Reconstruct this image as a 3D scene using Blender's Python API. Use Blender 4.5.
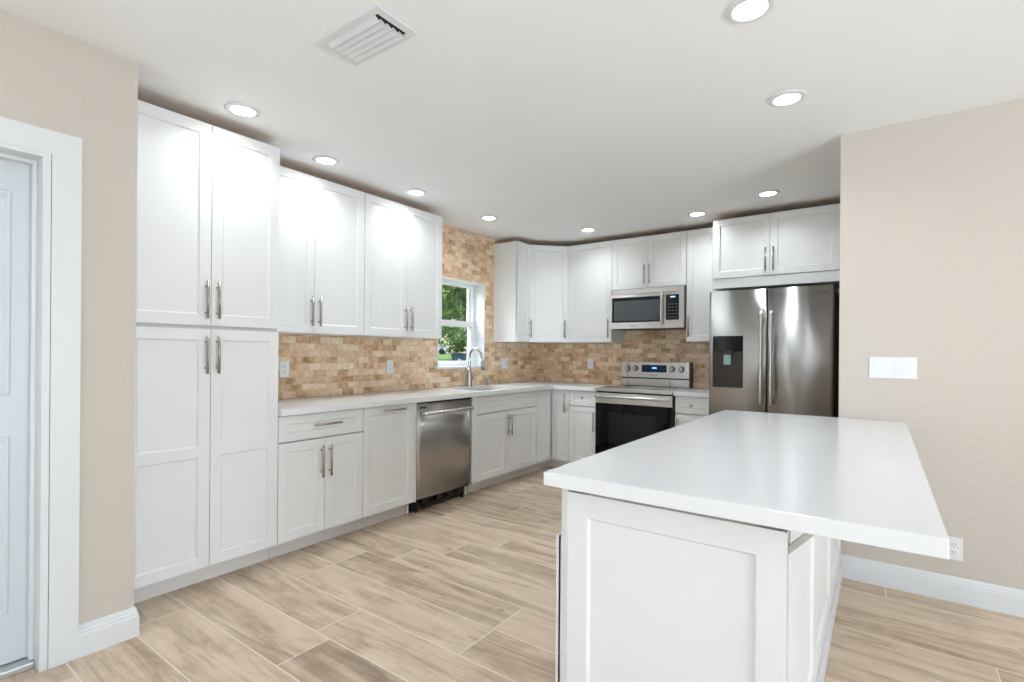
import bpy, bmesh, math, random
from mathutils import Vector, Matrix
PI = math.pi
for o in list(bpy.data.objects): bpy.data.objects.remove(o)
S = bpy.context.scene
COL = S.collection
CEIL = 2.523

# ------------------------------------------------------------------ camera
cam = bpy.data.objects.new('camera', bpy.data.cameras.new('camera')); COL.objects.link(cam)
YAW = math.radians(35.766); ROLL = math.radians(0.45)
fwd = Vector((-math.sin(YAW), math.cos(YAW), 0)); rt = Vector((math.cos(YAW), math.sin(YAW), 0)); up = Vector((0, 0, 1))
r2 = rt*math.cos(ROLL) + up*math.sin(ROLL); u2 = -rt*math.sin(ROLL) + up*math.cos(ROLL)
M = Matrix((r2, u2, -fwd)).transposed().to_4x4(); M.translation = Vector((3.508, -5.381, 1.260))
cam.matrix_world = M
cam.data.sensor_width = 36; cam.data.lens = 513.22/1024*36
cam.data.shift_y = 12.03/1024; cam.data.clip_start = 0.05; cam.data.clip_end = 500
S.camera = cam

# ------------------------------------------------------------------ world, sun, exposure
W = bpy.data.worlds.new('world'); S.world = W; W.use_nodes = True
wn = W.node_tree.nodes; wl = W.node_tree.links
sky = wn.new('ShaderNodeTexSky'); sky.sky_type = 'NISHITA'; sky.sun_disc = False
sky.sun_elevation = math.radians(58); sky.sun_rotation = math.radians(150)
wl.new(sky.outputs[0], wn['Background'].inputs[0]); wn['Background'].inputs[1].default_value = 0.13
def lamp(name, kind, energy, loc, direction, color=(1, 1, 1), **kw):
    l = bpy.data.lights.new(name, kind); l.energy = energy; l.color = color
    for k, v in kw.items(): setattr(l, k, v)
    o = bpy.data.objects.new(name, l); COL.objects.link(o); o.location = loc
    o.rotation_euler = Vector(direction).to_track_quat('-Z', 'Y').to_euler(); return o
lamp('sun', 'SUN', 3.4, (0, -4, 12), (-0.42, 0.42, -1), (1, .96, .88), angle=0.01)
# added fill lamps outside unseen patio, side and entry windows and the sink window
lamp('patio_fill', 'AREA', 20, (3.1, -13.15, 1.2), (0.0, 1, 0.12), (.80, .91, 1), shape='RECTANGLE', size=4.0, size_y=2.1)  # added soft fill from behind the camera, standing for daylight
lamp('patio_upfill', 'AREA', 35, (3.1, -13.3, .25), (0.0, 1, 0.9), (.78, .89, 1), shape='RECTANGLE', size=4.0, size_y=1.0)  # added uplight, tilted to lift the ceiling from the rear
lamp('side_upfill', 'AREA', 190, (7.78, -5.4, .72), (-1, 0, 1.1), (.80, .91, 1), shape='RECTANGLE', size=2.6, size_y=.7)  # added uplight from the right, brightens ceiling and cabinet fronts
lamp('sink_window_fill', 'AREA', 90, (-1.0, -1.5, 2.75), (1, 0, -.85), (.88, .95, 1), shape='RECTANGLE', size=1.6, size_y=.8)  # added lamp hidden above the window view, boosts daylight in the kitchen
lamp('entry_upfill', 'AREA', 50, (.52, -7.2, .72), (1, .6, 1.1), (.81, .91, 1), shape='RECTANGLE', size=1.7, size_y=.7)  # added uplight from the left, brightens the ceiling
lamp('entry_fill', 'AREA', 8, (.55, -7.2, 1.45), (1, .25, 0.12), (.80, .92, 1), shape='RECTANGLE', size=1.7, size_y=1.5)  # added weak fill from the left, standing for daylight
lamp('side_fill', 'AREA', 30, (7.75, -5.4, 1.45), (-1, 0, 0.1), (.81, .91, 1), shape='RECTANGLE', size=2.6, size_y=1.5)  # added fill from the right, standing for daylight
CAN_POWER = 1.5
S.view_settings.view_transform = 'Standard'; S.view_settings.look = 'None'
S.view_settings.exposure = 0.96; S.view_settings.gamma = 1.0; S.view_settings.use_curve_mapping = False

# ------------------------------------------------------------------ materials
def newmat(name):
    m = bpy.data.materials.new(name); m.use_nodes = True
    return m, m.node_tree.nodes, m.node_tree.links, m.node_tree.nodes['Principled BSDF']
def pmat(name, col, rough=.5, metal=0, bump=None, spec=None, emit=None, coat=0):
    m, n, l, b = newmat(name)
    b.inputs['Base Color'].default_value = (*col, 1); b.inputs['Roughness'].default_value = rough; b.inputs['Metallic'].default_value = metal
    if spec is not None: b.inputs['Specular IOR Level'].default_value = spec
    if coat: b.inputs['Coat Weight'].default_value = coat; b.inputs['Coat Roughness'].default_value = .08
    if emit: b.inputs['Emission Color'].default_value = (*emit[0], 1); b.inputs['Emission Strength'].default_value = emit[1]
    tc = n.new('ShaderNodeTexCoord'); ns = n.new('ShaderNodeTexNoise'); l.new(tc.outputs['Object'], ns.inputs['Vector'])
    if bump:
        ns.inputs['Scale'].default_value = bump[0]; ns.inputs['Detail'].default_value = 3
        bp = n.new('ShaderNodeBump'); bp.inputs['Strength'].default_value = bump[1]; bp.inputs['Distance'].default_value = bump[2]
        l.new(ns.outputs['Fac'], bp.inputs['Height']); l.new(bp.outputs[0], b.inputs['Normal'])
    else:
        ns.inputs['Scale'].default_value = 6
        mr = n.new('ShaderNodeMapRange'); mr.inputs[3].default_value = max(0, rough-.03); mr.inputs[4].default_value = min(1, rough+.03)
        l.new(ns.outputs['Fac'], mr.inputs[0]); l.new(mr.outputs[0], b.inputs['Roughness'])
    return m
class NG:
    def __init__(s, n, l): s.n = n; s.l = l
    def m(s, op, *a):
        x = s.n.new('ShaderNodeMath'); x.operation = op
        for i, v in enumerate(a):
            if isinstance(v, (int, float)): x.inputs[i].default_value = v
            else: s.l.new(v, x.inputs[i])
        return x.outputs[0]
    def comb(s, *a):
        x = s.n.new('ShaderNodeCombineXYZ')
        for i, v in enumerate(a):
            if isinstance(v, (int, float)): x.inputs[i].default_value = v
            else: s.l.new(v, x.inputs[i])
        return x.outputs[0]
    def white(s, vec):
        x = s.n.new('ShaderNodeTexWhiteNoise'); x.noise_dimensions = '3D'; s.l.new(vec, x.inputs['Vector']); return x.outputs['Value']
    def noise(s, vec, scale, detail=4, rough=.5, dist=0):
        x = s.n.new('ShaderNodeTexNoise'); s.l.new(vec, x.inputs['Vector']); x.inputs['Scale'].default_value = scale
        x.inputs['Detail'].default_value = detail; x.inputs['Roughness'].default_value = rough; x.inputs['Distortion'].default_value = dist; return x.outputs['Fac']
    def ramp(s, fac, stops):
        x = s.n.new('ShaderNodeValToRGB'); e = x.color_ramp.elements
        while len(e) > 1: e.remove(e[-1])
        e[0].position = stops[0][0]; e[0].color = (*stops[0][1], 1)
        for p, c in stops[1:]: k = e.new(p); k.color = (*c, 1)
        s.l.new(fac, x.inputs[0]); return x.outputs[0]
    def mix(s, fac, a, b, mode='MIX'):
        x = s.n.new('ShaderNodeMix'); x.data_type = 'RGBA'; x.blend_type = mode
        for i, v in ((0, fac), (6, a), (7, b)):
            if isinstance(v, (int, float)): x.inputs[i].default_value = v
            elif isinstance(v, tuple): x.inputs[i].default_value = (*v, 1)
            else: s.l.new(v, x.inputs[i])
        return x.outputs[2]
def cells(g, u, v, w, h, stagger, gw):
    """returns cell id vector, per-cell random, joint mask (1 on joint)"""
    row = g.m('FLOOR', g.m('DIVIDE', v, h))
    if stagger == 'half': off = g.m('MULTIPLY', g.m('MODULO', g.m('ABSOLUTE', row), 2), .5)
    else: off = g.m('MULTIPLY', g.white(g.comb(row, 3.3, 7.1)), 1.0)
    uu = g.m('ADD', g.m('DIVIDE', u, w), off); col = g.m('FLOOR', uu)
    fu = g.m('SUBTRACT', uu, col); fv = g.m('SUBTRACT', g.m('DIVIDE', v, h), row)
    du = g.m('MULTIPLY', g.m('MINIMUM', fu, g.m('SUBTRACT', 1, fu)), w); dv = g.m('MULTIPLY', g.m('MINIMUM', fv, g.m('SUBTRACT', 1, fv)), h)
    d = g.m('MINIMUM', du, dv); joint = g.m('LESS_THAN', d, gw/2)
    return g.comb(col, row, 1.7), joint, d
def tile_mat():
    m, n, l, b = newmat('travertine_brick'); g = NG(n, l)
    tc = n.new('ShaderNodeTexCoord'); sp = n.new('ShaderNodeSeparateXYZ'); l.new(tc.outputs['Object'], sp.inputs[0])
    u = g.m('ADD', g.m('ADD', sp.outputs[0], sp.outputs[1]), 20); v = g.m('ADD', sp.outputs[2], -.915)
    v = g.m('ADD', v, 10*.0508)
    idv, joint, d = cells(g, u, v, .1016, .0508, 'half', .003)
    rnd = g.white(idv)
    off = n.new('ShaderNodeVectorMath'); off.operation = 'ADD'; l.new(tc.outputs['Object'], off.inputs[0]); l.new(idv, off.inputs[1])
    ns = g.noise(off.outputs[0], 22, 6, .65, .6); ns2 = g.noise(tc.outputs['Object'], 1.6, 2)
    f = g.m('ADD', g.m('MULTIPLY', rnd, .60), g.m('MULTIPLY', g.m('SUBTRACT', ns, .33), 1.25))
    f = g.m('ADD', f, g.m('MULTIPLY', g.m('SUBTRACT', ns2, .5), .35))
    c = g.ramp(f, [(0, (.30, .16, .075)), (.20, (.50, .305, .16)), (.42, (.70, .475, .29)), (.7, (.80, .62, .43)), (1, (.90, .80, .66))])
    pits = g.m('GREATER_THAN', g.noise(off.outputs[0], 75, 3), .68)
    c = g.mix(g.m('MULTIPLY', pits, .45), c, (.2, .11, .05))
    c = g.mix(joint, c, (.60, .47, .34)); l.new(c, b.inputs['Base Color'])
    rr = g.m('ADD', g.m('MULTIPLY', joint, .4), g.m('ADD', .27, g.m('MULTIPLY', ns, .2))); l.new(rr, b.inputs['Roughness'])
    hgt = g.m('ADD', g.m('MINIMUM', g.m('MULTIPLY', d, 250), 1), g.m('MULTIPLY', ns, .25))
    bp = n.new('ShaderNodeBump'); bp.inputs['Strength'].default_value = .5; bp.inputs['Distance'].default_value = .0015
    l.new(hgt, bp.inputs['Height']); l.new(bp.outputs[0], b.inputs['Normal'])
    return m
def floor_mat():
    m, n, l, b = newmat('wood_look_plank_tile'); g = NG(n, l)
    tc = n.new('ShaderNodeTexCoord'); sp = n.new('ShaderNodeSeparateXYZ'); l.new(tc.outputs['Object'], sp.inputs[0])
    x, y = sp.outputs[0], sp.outputs[1]
    idv, joint, d = cells(g, x, g.m('ADD', y, 4.26), 1.2, .245, 'rand', .0055)
    rnd = g.white(idv)
    sc = g.comb(g.m('MULTIPLY', x, 1.0), g.m('MULTIPLY', y, 7.0), rnd)
    off = n.new('ShaderNodeVectorMath'); off.operation = 'MULTIPLY_ADD'; l.new(idv, off.inputs[0]); off.inputs[1].default_value = (3.7, 5.1, 2.3); l.new(sc, off.inputs[2])
    big = g.noise(off.outputs[0], 1.5, 5, .6, 1.0)
    sc2 = g.comb(g.m('MULTIPLY', x, 2.5), g.m('MULTIPLY', y, 60.0), rnd)
    off2 = n.new('ShaderNodeVectorMath'); off2.operation = 'MULTIPLY_ADD'; l.new(idv, off2.inputs[0]); off2.inputs[1].default_value = (3.7, 5.1, 2.3); l.new(sc2, off2.inputs[2])
    fine = g.noise(off2.outputs[0], 1.6, 5, .65, .3)
    blot = g.noise(tc.outputs['Object'], 9, 4, .6, .4)
    f = g.m('ADD', g.m('MULTIPLY', big, .85), g.m('MULTIPLY', fine, .30)); f = g.m('ADD', f, g.m('MULTIPLY', g.m('SUBTRACT', rnd, .5), .16))
    f = g.m('ADD', f, g.m('MULTIPLY', g.m('SUBTRACT', blot, .5), .22))
    c = g.ramp(f, [(.28, FD[0]), (.47, FD[1]), (.62, FD[2]), (.85, FD[3])])
    # occasional knots
    vo = n.new('ShaderNodeTexVoronoi'); vo.inputs['Scale'].default_value = 1.0
    l.new(g.comb(g.m('MULTIPLY', x, 3.2), g.m('MULTIPLY', y, 4.3), 0), vo.inputs['Vector'])
    kn = g.m('MULTIPLY', g.m('LESS_THAN', vo.outputs['Distance'], g.m('ADD', .035, g.m('MULTIPLY', blot, .045))), .45)
    c = g.mix(kn, c, (.16, .11, .075))
    c = g.mix(joint, c, (.80, .70, .60)); l.new(c, b.inputs['Base Color'])
    l.new(g.m('ADD', .36, g.m('MULTIPLY', fine, .14)), b.inputs['Roughness'])
    bp = n.new('ShaderNodeBump'); bp.inputs['Strength'].default_value = .35; bp.inputs['Distance'].default_value = .001
    l.new(g.m('ADD', g.m('MINIMUM', g.m('MULTIPLY', d, 300), 1), g.m('MULTIPLY', fine, .3)), bp.inputs['Height']); l.new(bp.outputs[0], b.inputs['Normal'])
    return m
FD = [(.24, .165, .11), (.46, .335, .235), (.66, .515, .38), (.78, .635, .49)]
def steel_mat(name, col=(.68, .67, .66), rough=.30, aniso=.95, rot=.25, vertical=False, grain=0):
    m, n, l, b = newmat(name); g = NG(n, l)
    b.inputs['Base Color'].default_value = (*col, 1); b.inputs['Metallic'].default_value = 1
    b.inputs['Anisotropic'].default_value = aniso; b.inputs['Anisotropic Rotation'].default_value = rot
    tg = n.new('ShaderNodeTangent'); tg.direction_type = 'RADIAL'; tg.axis = 'Z'; l.new(tg.outputs[0], b.inputs['Tangent'])
    tc = n.new('ShaderNodeTexCoord'); mp = n.new('ShaderNodeMapping'); mp.inputs['Scale'].default_value = (30, 30, 1.0)
    l.new(tc.outputs['Object'], mp.inputs[0]); ns = g.noise(mp.outputs[0], 1, 3)
    l.new(g.m('ADD', rough-.02, g.m('MULTIPLY', ns, .04)), b.inputs['Roughness'])
    if grain:
        mp2 = n.new('ShaderNodeMapping'); mp2.inputs['Scale'].default_value = (2, 2, 1400); l.new(tc.outputs['Object'], mp2.inputs[0])
        bp = n.new('ShaderNodeBump'); bp.inputs['Strength'].default_value = 1; bp.inputs['Distance'].default_value = grain
        l.new(g.noise(mp2.outputs[0], 1, 1), bp.inputs['Height']); l.new(bp.outputs[0], b.inputs['Normal'])
    return m
WHITE = pmat('cabinet_white_lacquer', (.79, .79, .785), .36)
GAP = pmat('cabinet_box_white', (.62, .62, .61), .5)
PLY = pmat('raw_plywood', (.80, .47, .22), .7, bump=(40, .2, .001))
KICK = pmat('toe_kick_board', (.76, .73, .70), .5)
PAINT = pmat('wall_paint_beige', (.60, .54, .475), .7, bump=(55, .45, .004))
CEILM = pmat('ceiling_paint_white', (.90, .90, .90), .8, bump=(45, .25, .003))
TRIM = pmat('trim_paint_white', (.74, .75, .76), .38)
QUARTZ = pmat('white_quartz', (.80, .80, .81), .2)
FLOOR = floor_mat(); TILE = tile_mat()
STEEL = steel_mat('brushed_steel'); STEELV = steel_mat('brushed_steel_fine', (.62, .61, .60), .28, .4, grain=0)
DSTEEL = steel_mat('brushed_steel_dark', (.52, .50, .48), .32)
NICKEL = pmat('satin_nickel', (.40, .36, .32), .32, 1)
CHROME = pmat('faucet_nickel', (.46, .45, .44), .28, 1)
BLACKG = pmat('black_glass', (.004, .004, .005), .05, spec=.22)
BLACKP = pmat('black_plastic', (.015, .015, .016), .4)
SMOKE = pmat('smoked_window', (.05, .06, .07), .08, spec=.7)
OVWIN = pmat('oven_window', (.014, .014, .014), .06, spec=.25)
COOK = pmat('ceramic_cooktop', (.03, .03, .032), .10, spec=.9, coat=.6)
DISP = pmat('lit_blue_display', (.01, .015, .03), .15, spec=.25, emit=((.05, .16, .42), .03))
DIGIT = pmat('display_digits', (.2, .5, .8), .3, emit=((.4, .7, 1), .7))
INK = pmat('grey_lettering', (.12, .12, .12), .5)
PLASTW = pmat('white_plastic', (.80, .80, .80), .3)
SLOT = pmat('dark_slot', (.03, .03, .03), .6)
VINYL = pmat('window_vinyl_white', (.82, .83, .83), .35)
DARKIN = pmat('duct_shade', (.02, .02, .02), .8)  # dark tone paints the shade inside the vent
LENS = pmat('downlight_lens', (.9, .9, .9), .4, emit=((1, .98, .95), 6))
PADDLE = pmat('dispenser_paddle', (.22, .36, .33), .15)
DISPIN = pmat('dispenser_recess', (.05, .042, .038), .45, spec=.25)
DOORM = pmat('door_paint_white', (.64, .68, .71), .4)
ALU = pmat('threshold_aluminium', (.6, .6, .6), .4, 1)
def glass_mat():
    m, n, l, b = newmat('window_glass'); n.remove(b); o = n['Material Output']
    t = n.new('ShaderNodeBsdfTransparent'); gl = n.new('ShaderNodeBsdfGlossy'); gl.inputs['Roughness'].default_value = .02
    lw = n.new('ShaderNodeLayerWeight'); lw.inputs[0].default_value = .5; g = NG(n, l)
    fac = g.m('ADD', .03, g.m('MULTIPLY', g.m('POWER', lw.outputs['Facing'], 5), .9)); mx = n.new('ShaderNodeMixShader')
    l.new(fac, mx.inputs[0]); l.new(t.outputs[0], mx.inputs[1]); l.new(gl.outputs[0], mx.inputs[2]); l.new(mx.outputs[0], o.inputs[0]); return m
GLASS = glass_mat()
def leaf_mat(name, c1, c2):
    m, n, l, b = newmat(name); g = NG(n, l); tc = n.new('ShaderNodeTexCoord')
    l.new(g.ramp(g.noise(tc.outputs['Object'], 2.5, 3), [(.3, c1), (.7, c2)]), b.inputs['Base Color']); b.inputs['Roughness'].default_value = .5
    b.inputs['Subsurface Weight'].default_value = 0; return m
LEAF = leaf_mat('leaves_mid_green', (.05, .13, .02), (.20, .36, .06)); LEAF2 = leaf_mat('leaves_pale_green', (.12, .20, .06), (.36, .46, .20))
LEAF3 = leaf_mat('leaves_dark_green', (.02, .085, .02), (.17, .33, .04))
GRASS = leaf_mat('lawn', (.14, .26, .06), (.24, .38, .11)); BARK = pmat('bark', (.12, .09, .06), .9, bump=(20, .6, .02))
CARP = pmat('car_paint_pale_blue', (.55, .62, .72), .3, coat=.4); BINM = pmat('bin_dark_blue', (.018, .05, .075), .5); RUB = pmat('rubber', (.02, .02, .02), .8)

# ------------------------------------------------------------------ mesh helpers
def mesh_obj(name, bm, mat, parent=None, loc=None):
    me = bpy.data.meshes.new(name); bmesh.ops.recalc_face_normals(bm, faces=bm.faces); bm.to_mesh(me); bm.free()
    mats = mat if isinstance(mat, (list, tuple)) else [mat]
    for m in mats: me.materials.append(m)
    o = bpy.data.objects.new(name, me); COL.objects.link(o)
    if parent: o.parent = parent
    if loc: o.location = loc
    return o
def tag(o, label, cat=None, group=None, kind=None):
    if label: o['label'] = label
    if cat: o['category'] = cat
    if group: o['group'] = group
    if kind: o['kind'] = kind
    return o
def thing(name, label, cat, loc=(0, 0, 0), rot=0, group=None):
    o = bpy.data.objects.new(name, None); COL.objects.link(o); o.empty_display_size = .1
    o.location = loc; o.rotation_euler = (0, 0, rot); return tag(o, label, cat, group)
def box(bm, x0, x1, y0, y1, z0, z1, bev=0, mi=0):
    t = bmesh.new()
    r = bmesh.ops.create_cube(t, size=1)
    bmesh.ops.scale(t, vec=(abs(x1-x0), abs(y1-y0), abs(z1-z0)), verts=t.verts)
    bmesh.ops.translate(t, vec=((x0+x1)/2, (y0+y1)/2, (z0+z1)/2), verts=t.verts)
    if bev: bmesh.ops.bevel(t, geom=list(t.edges), offset=bev, segments=2, affect='EDGES', profile=.6)
    merge(bm, t, mi); return bm
def merge(bm, t, mi=0, smooth=False):
    vm = {v: bm.verts.new(v.co) for v in t.verts}
    for f in t.faces:
        try:
            nf = bm.faces.new([vm[v] for v in f.verts]); nf.material_index = mi if mi else f.material_index; nf.smooth = smooth or f.smooth
        except ValueError: pass
    t.free()
def cyl(bm, p0, p1, r0, r1=None, seg=20, mi=0):
    p0 = Vector(p0); p1 = Vector(p1); r1 = r0 if r1 is None else r1; t = bmesh.new()
    bmesh.ops.create_cone(t, cap_ends=True, segments=seg, radius1=r0, radius2=r1, depth=(p1-p0).length)
    q = (p1-p0).to_track_quat('Z', 'Y'); bmesh.ops.rotate(t, matrix=q.to_matrix(), verts=t.verts); bmesh.ops.translate(t, vec=(p0+p1)/2, verts=t.verts)
    for f in t.faces: f.smooth = len(f.verts) == 4
    merge(bm, t, mi); return bm
def lathe(bm, prof, c=(0, 0, 0), seg=32, axis='Z'):
    rings = []
    for r, h in prof:
        ring = []
        for k in range(seg):
            a = 2*PI*k/seg
            p = (r*math.cos(a), r*math.sin(a), h) if axis == 'Z' else (r*math.cos(a), -h, r*math.sin(a))
            ring.append(bm.verts.new(Vector(p)+Vector(c)))
        rings.append(ring)
    for a, b in zip(rings, rings[1:]):
        for k in range(seg):
            f = bm.faces.new((a[k], a[(k+1) % seg], b[(k+1) % seg], b[k])); f.smooth = True
    bm.faces.new(rings[0]); bm.faces.new(rings[-1]); return bm
def tube(bm, pts, rad, seg=14):
    pts = [Vector(p) for p in pts]; rads = rad if isinstance(rad, list) else [rad]*len(pts); rings = []
    n = None
    for i, p in enumerate(pts):
        t = (pts[min(i+1, len(pts)-1)]-pts[max(i-1, 0)]).normalized()
        if n is None: n = t.orthogonal().normalized()
        n = (n-t*n.dot(t)).normalized(); b = t.cross(n)
        rings.append([bm.verts.new(p+(n*math.cos(2*PI*k/seg)+b*math.sin(2*PI*k/seg))*rads[i]) for k in range(seg)])
    for a, b in zip(rings, rings[1:]):
        for k in range(seg):
            f = bm.faces.new((a[k], a[(k+1) % seg], b[(k+1) % seg], b[k])); f.smooth = True
    bm.faces.new(rings[0]); bm.faces.new(rings[-1]); return bm
def prism(bm, pts2, z0, z1, axis='z', mi=0):
    def P(a, b, h): return {'z': (a, b, h), 'x': (h, a, b), 'y': (a, h, b)}[axis]
    A = [bm.verts.new(P(a, b, z0)) for a, b in pts2]; B = [bm.verts.new(P(a, b, z1)) for a, b in pts2]
    fs = [bm.faces.new(A), bm.faces.new(B)]
    for i in range(len(A)): fs.append(bm.faces.new((A[i], A[(i+1) % len(A)], B[(i+1) % len(A)], B[i])))
    for f in fs: f.material_index = mi
    return bm
def shaker(bm, x0, x1, z0, z1, yf, t=.02, st=.057, mids=(), rec=.009, ch=.007, g=.0016):
    """shaker front seen from -y: outer face at y=yf, back at yf+t; mids = z centres of middle rails"""
    x0 += g; x1 -= g; z0 += g; z1 -= g; yr = yf+rec
    st = min(st, (x1-x0)*.3, (z1-z0)*.32)
    zs = [z0+st]
    for m_ in mids: zs += [m_-st/2, m_+st/2]
    zs += [z1-st]
    box(bm, x0, x1, yf+rec+.001, yf+t, z0, z1)
    e = .0012
    V = lambda x, y, z: bm.verts.new((x, y, z))
    def quad(a, b, c, d): bm.faces.new((V(*a), V(*b), V(*c), V(*d)))
    # stiles and rails as boxes with an eased outer edge
    box(bm, x0, x0+st, yf, yf+t-.002, z0, z1, e*.8); box(bm, x1-st, x1, yf, yf+t-.002, z0, z1, e*.8)
    rails = [(z0, z0+st)]+[(m_-st/2, m_+st/2) for m_ in mids]+[(z1-st, z1)]
    for a, b in rails: box(bm, x0+st-.001, x1-st+.001, yf+.0002, yf+t-.002, a, b)
    xa, xb = x0+st, x1-st
    for i in range(0, len(zs), 2):
        a, b = zs[i], zs[i+1]
        O = [(xa, yf, a), (xb, yf, a), (xb, yf, b), (xa, yf, b)]; I = [(xa+ch, yr, a+ch), (xb-ch, yr, a+ch), (xb-ch, yr, b-ch), (xa+ch, yr, b-ch)]
        for k in range(4): quad(O[k], O[(k+1) % 4], I[(k+1) % 4], I[k])
        quad(*I)
    return bm
def handle(parent, x, z, yf, L=.20, vert=True, label=None):
    bm = bmesh.new(); yo = yf-.032
    if vert:
        cyl(bm, (x, yo, z-L/2), (x, yo, z+L/2), .0068, seg=14)
        for s in (-1, 1): cyl(bm, (x, yf-.0005, z+s*(L/2-.03)), (x, yo, z+s*(L/2-.03)), .0045, seg=10)
    else:
        cyl(bm, (x-L/2, yo, z), (x+L/2, yo, z), .0068, seg=14)
        for s in (-1, 1): cyl(bm, (x+s*(L/2-.03), yf-.0005, z), (x+s*(L/2-.03), yo, z), .0045, seg=10)
    o = mesh_obj('handle', bm, NICKEL, parent)
    o['label'] = label or ('upright brushed nickel bar handle' if vert else 'level brushed nickel bar handle'); return o
def knob(parent, x, z, yf):
    bm = bmesh.new(); lathe(bm, [(.004, .0), (.005, .012), (.013, .018), (.015, .024), (.012, .029)], (x, yf-.0005, z), 20, 'Y')
    o = mesh_obj('knob', bm, NICKEL, parent); o['label'] = 'small round nickel knob'; return o

def cabinet(label, loc, rot, w, d, z0, z1, fronts, group=None, base=False, name=None, kick=.10, extra=None, open_top=False):
    """carcass between local y=0 (wall) and y=-d; door faces at y=-d-.02"""
    nm = name or ('base_cabinet' if base else 'wall_cabinet')
    t = thing(nm, label, 'cabinet', loc, rot, group)
    bm = bmesh.new(); e = .0006
    zb = z0+(kick if base else 0)
    if open_top:
        for q_ in ((e, .018, -d, -.002, zb, z1-.004), (w-.018, w-e, -d, -.002, zb, z1-.004), (.018, w-.018, -d, -d+.016, zb, z1-.004), (.018, w-.018, -.02, -.002, zb, z1-.004), (.018, w-.018, -d+.016, -.02, zb, zb+.018)): box(bm, *q_)
    else: box(bm, e, w-e, -d, -.002, zb, z1-.004, mi=0); box(bm, e, w-e, -d, -.002, z1-.004, z1, mi=1 if not base or name else 0)
    if base: box(bm, e, w-e, -d+.075, -.002, z0+.001, zb+.001, mi=2)
    if extra: extra(bm)
    mesh_obj('body', bm, [GAP if base else WHITE, PLY, KICK], t)
    yf = -d-.02
    for f in fronts:
        kind, a, b, c, dd = f[:5]; o = f[5] if len(f) > 5 else {}
        bm = bmesh.new(); shaker(bm, a, b, c, dd, yf, .0195, mids=o.get('mids', ()), st=o.get('st', .057))
        fr = mesh_obj(kind, bm, WHITE, t)
        if 'h' in o: handle(fr, o['h'][0], o['h'][1], yf, o.get('L', .20), o.get('vert', True))
        if 'k' in o: knob(fr, o['k'][0], o['k'][1], yf)
    return t

# ------------------------------------------------------------------ room shell
def struct(name, bm, m, parent=None, label=None):
    o = mesh_obj(name, bm, m, parent)
    if not parent: o['kind'] = 'structure'
    if label: o['label'] = label
    return o
bm = bmesh.new(); box(bm, -.0, 7.5, -13.0, 0, -.1, 0); struct('floor', bm, FLOOR, label='wood look plank tile floor')
bm = bmesh.new(); box(bm, -.3, 7.7, -13.3, .2, CEIL, CEIL+.12); struct('ceiling', bm, CEILM, label='smooth white ceiling')
WY0, WY1, WZ0, WZ1 = -1.765, -1.035, 1.115, 2.005
bm = bmesh.new(); wt = .22
box(bm, -wt, 0, -4.6, WY0, 0, CEIL); box(bm, -wt, 0, WY1, .0, 0, CEIL); box(bm, -wt, 0, WY0, WY1, 0, WZ0-.02); box(bm, -wt, 0, WY0, WY1, WZ1, CEIL)
struct('wall_left', bm, PAINT, label='kitchen wall with the sink window')
bm = bmesh.new(); box(bm, -.22, 3.31, 0, .2, 0, CEIL); struct('wall_back', bm, PAINT, label='wall behind the range and refrigerator')
bm = bmesh.new(); box(bm, 3.31, 7.5, -1.9, 0, 0, CEIL); struct('wall_right', bm, PAINT, label='plain beige wall right of the refrigerator')
NX = .842; DY0, DY1, DZ = -5.70, -4.81, 2.03
bm = bmesh.new(); box(bm, .70, NX, -6.3, DY0, 0, CEIL); box(bm, .70, NX, -13.0, -8.1, 0, CEIL); box(bm, .70, NX, -8.1, -6.3, 0, .65); box(bm, .70, NX, -8.1, -6.3, 2.25, CEIL); box(bm, .70, NX, DY1, -4.515, 0, CEIL); box(bm, .70, NX, DY0, DY1, DZ, CEIL); box(bm, 0, .70, -4.60, -4.515, 0, CEIL)
struct('wall_entry', bm, PAINT, label='beige wall with the white door left of the pantry')
# unseen rear and far side walls, openings added to admit the fill lamps
bm = bmesh.new(); box(bm, .70, 1.0, -13.2, -13.0, 0, CEIL); box(bm, 5.2, 7.5, -13.2, -13.0, 0, CEIL); box(bm, 1.0, 5.2, -13.2, -13.0, 2.3, CEIL); box(bm, 1.0, 5.2, -13.2, -13.0, 0, .12)
struct('wall_rear', bm, PAINT)
bm = bmesh.new(); box(bm, 7.5, 7.7, -13.2, -6.8, 0, CEIL); box(bm, 7.5, 7.7, -4.0, 0, 0, CEIL); box(bm, 7.5, 7.7, -6.8, -4.0, 0, .65); box(bm, 7.5, 7.7, -6.8, -4.0, 2.25, CEIL)
struct('wall_side', bm, PAINT)
bm = bmesh.new()
for x in (1.03, 2.07, 3.1, 4.13, 5.17): box(bm, x-.035, x+.035, -13.06, -13.0, .12, 2.3)
box(bm, 1.0, 5.2, -13.06, -13.0, .12, .19); box(bm, 1.0, 5.2, -13.06, -13.0, 2.23, 2.3)
w2 = struct('window_2', bm, VINYL, label='added wide patio window frame out of view')  # unseen window added for rear fill, mullions for streaks in the steel
bm = bmesh.new(); box(bm, 1.01, 5.19, -13.035, -13.028, .13, 2.29); struct('pane', bm, GLASS, w2)
bm = bmesh.new()
for y in (-6.77, -5.4, -4.03): box(bm, 7.5, 7.56, y-.03, y+.03, .65, 2.25)
box(bm, 7.5, 7.56, -6.8, -4, .65, .71); box(bm, 7.5, 7.56, -6.8, -4, 2.19, 2.25)
w3 = struct('window_3', bm, VINYL, label='added side room window frame out of view')  # unseen window added as opening for the right-hand fill lamps
bm = bmesh.new(); box(bm, 7.525, 7.53, -6.79, -4.01, .66, 2.24); struct('pane', bm, GLASS, w3)

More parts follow.
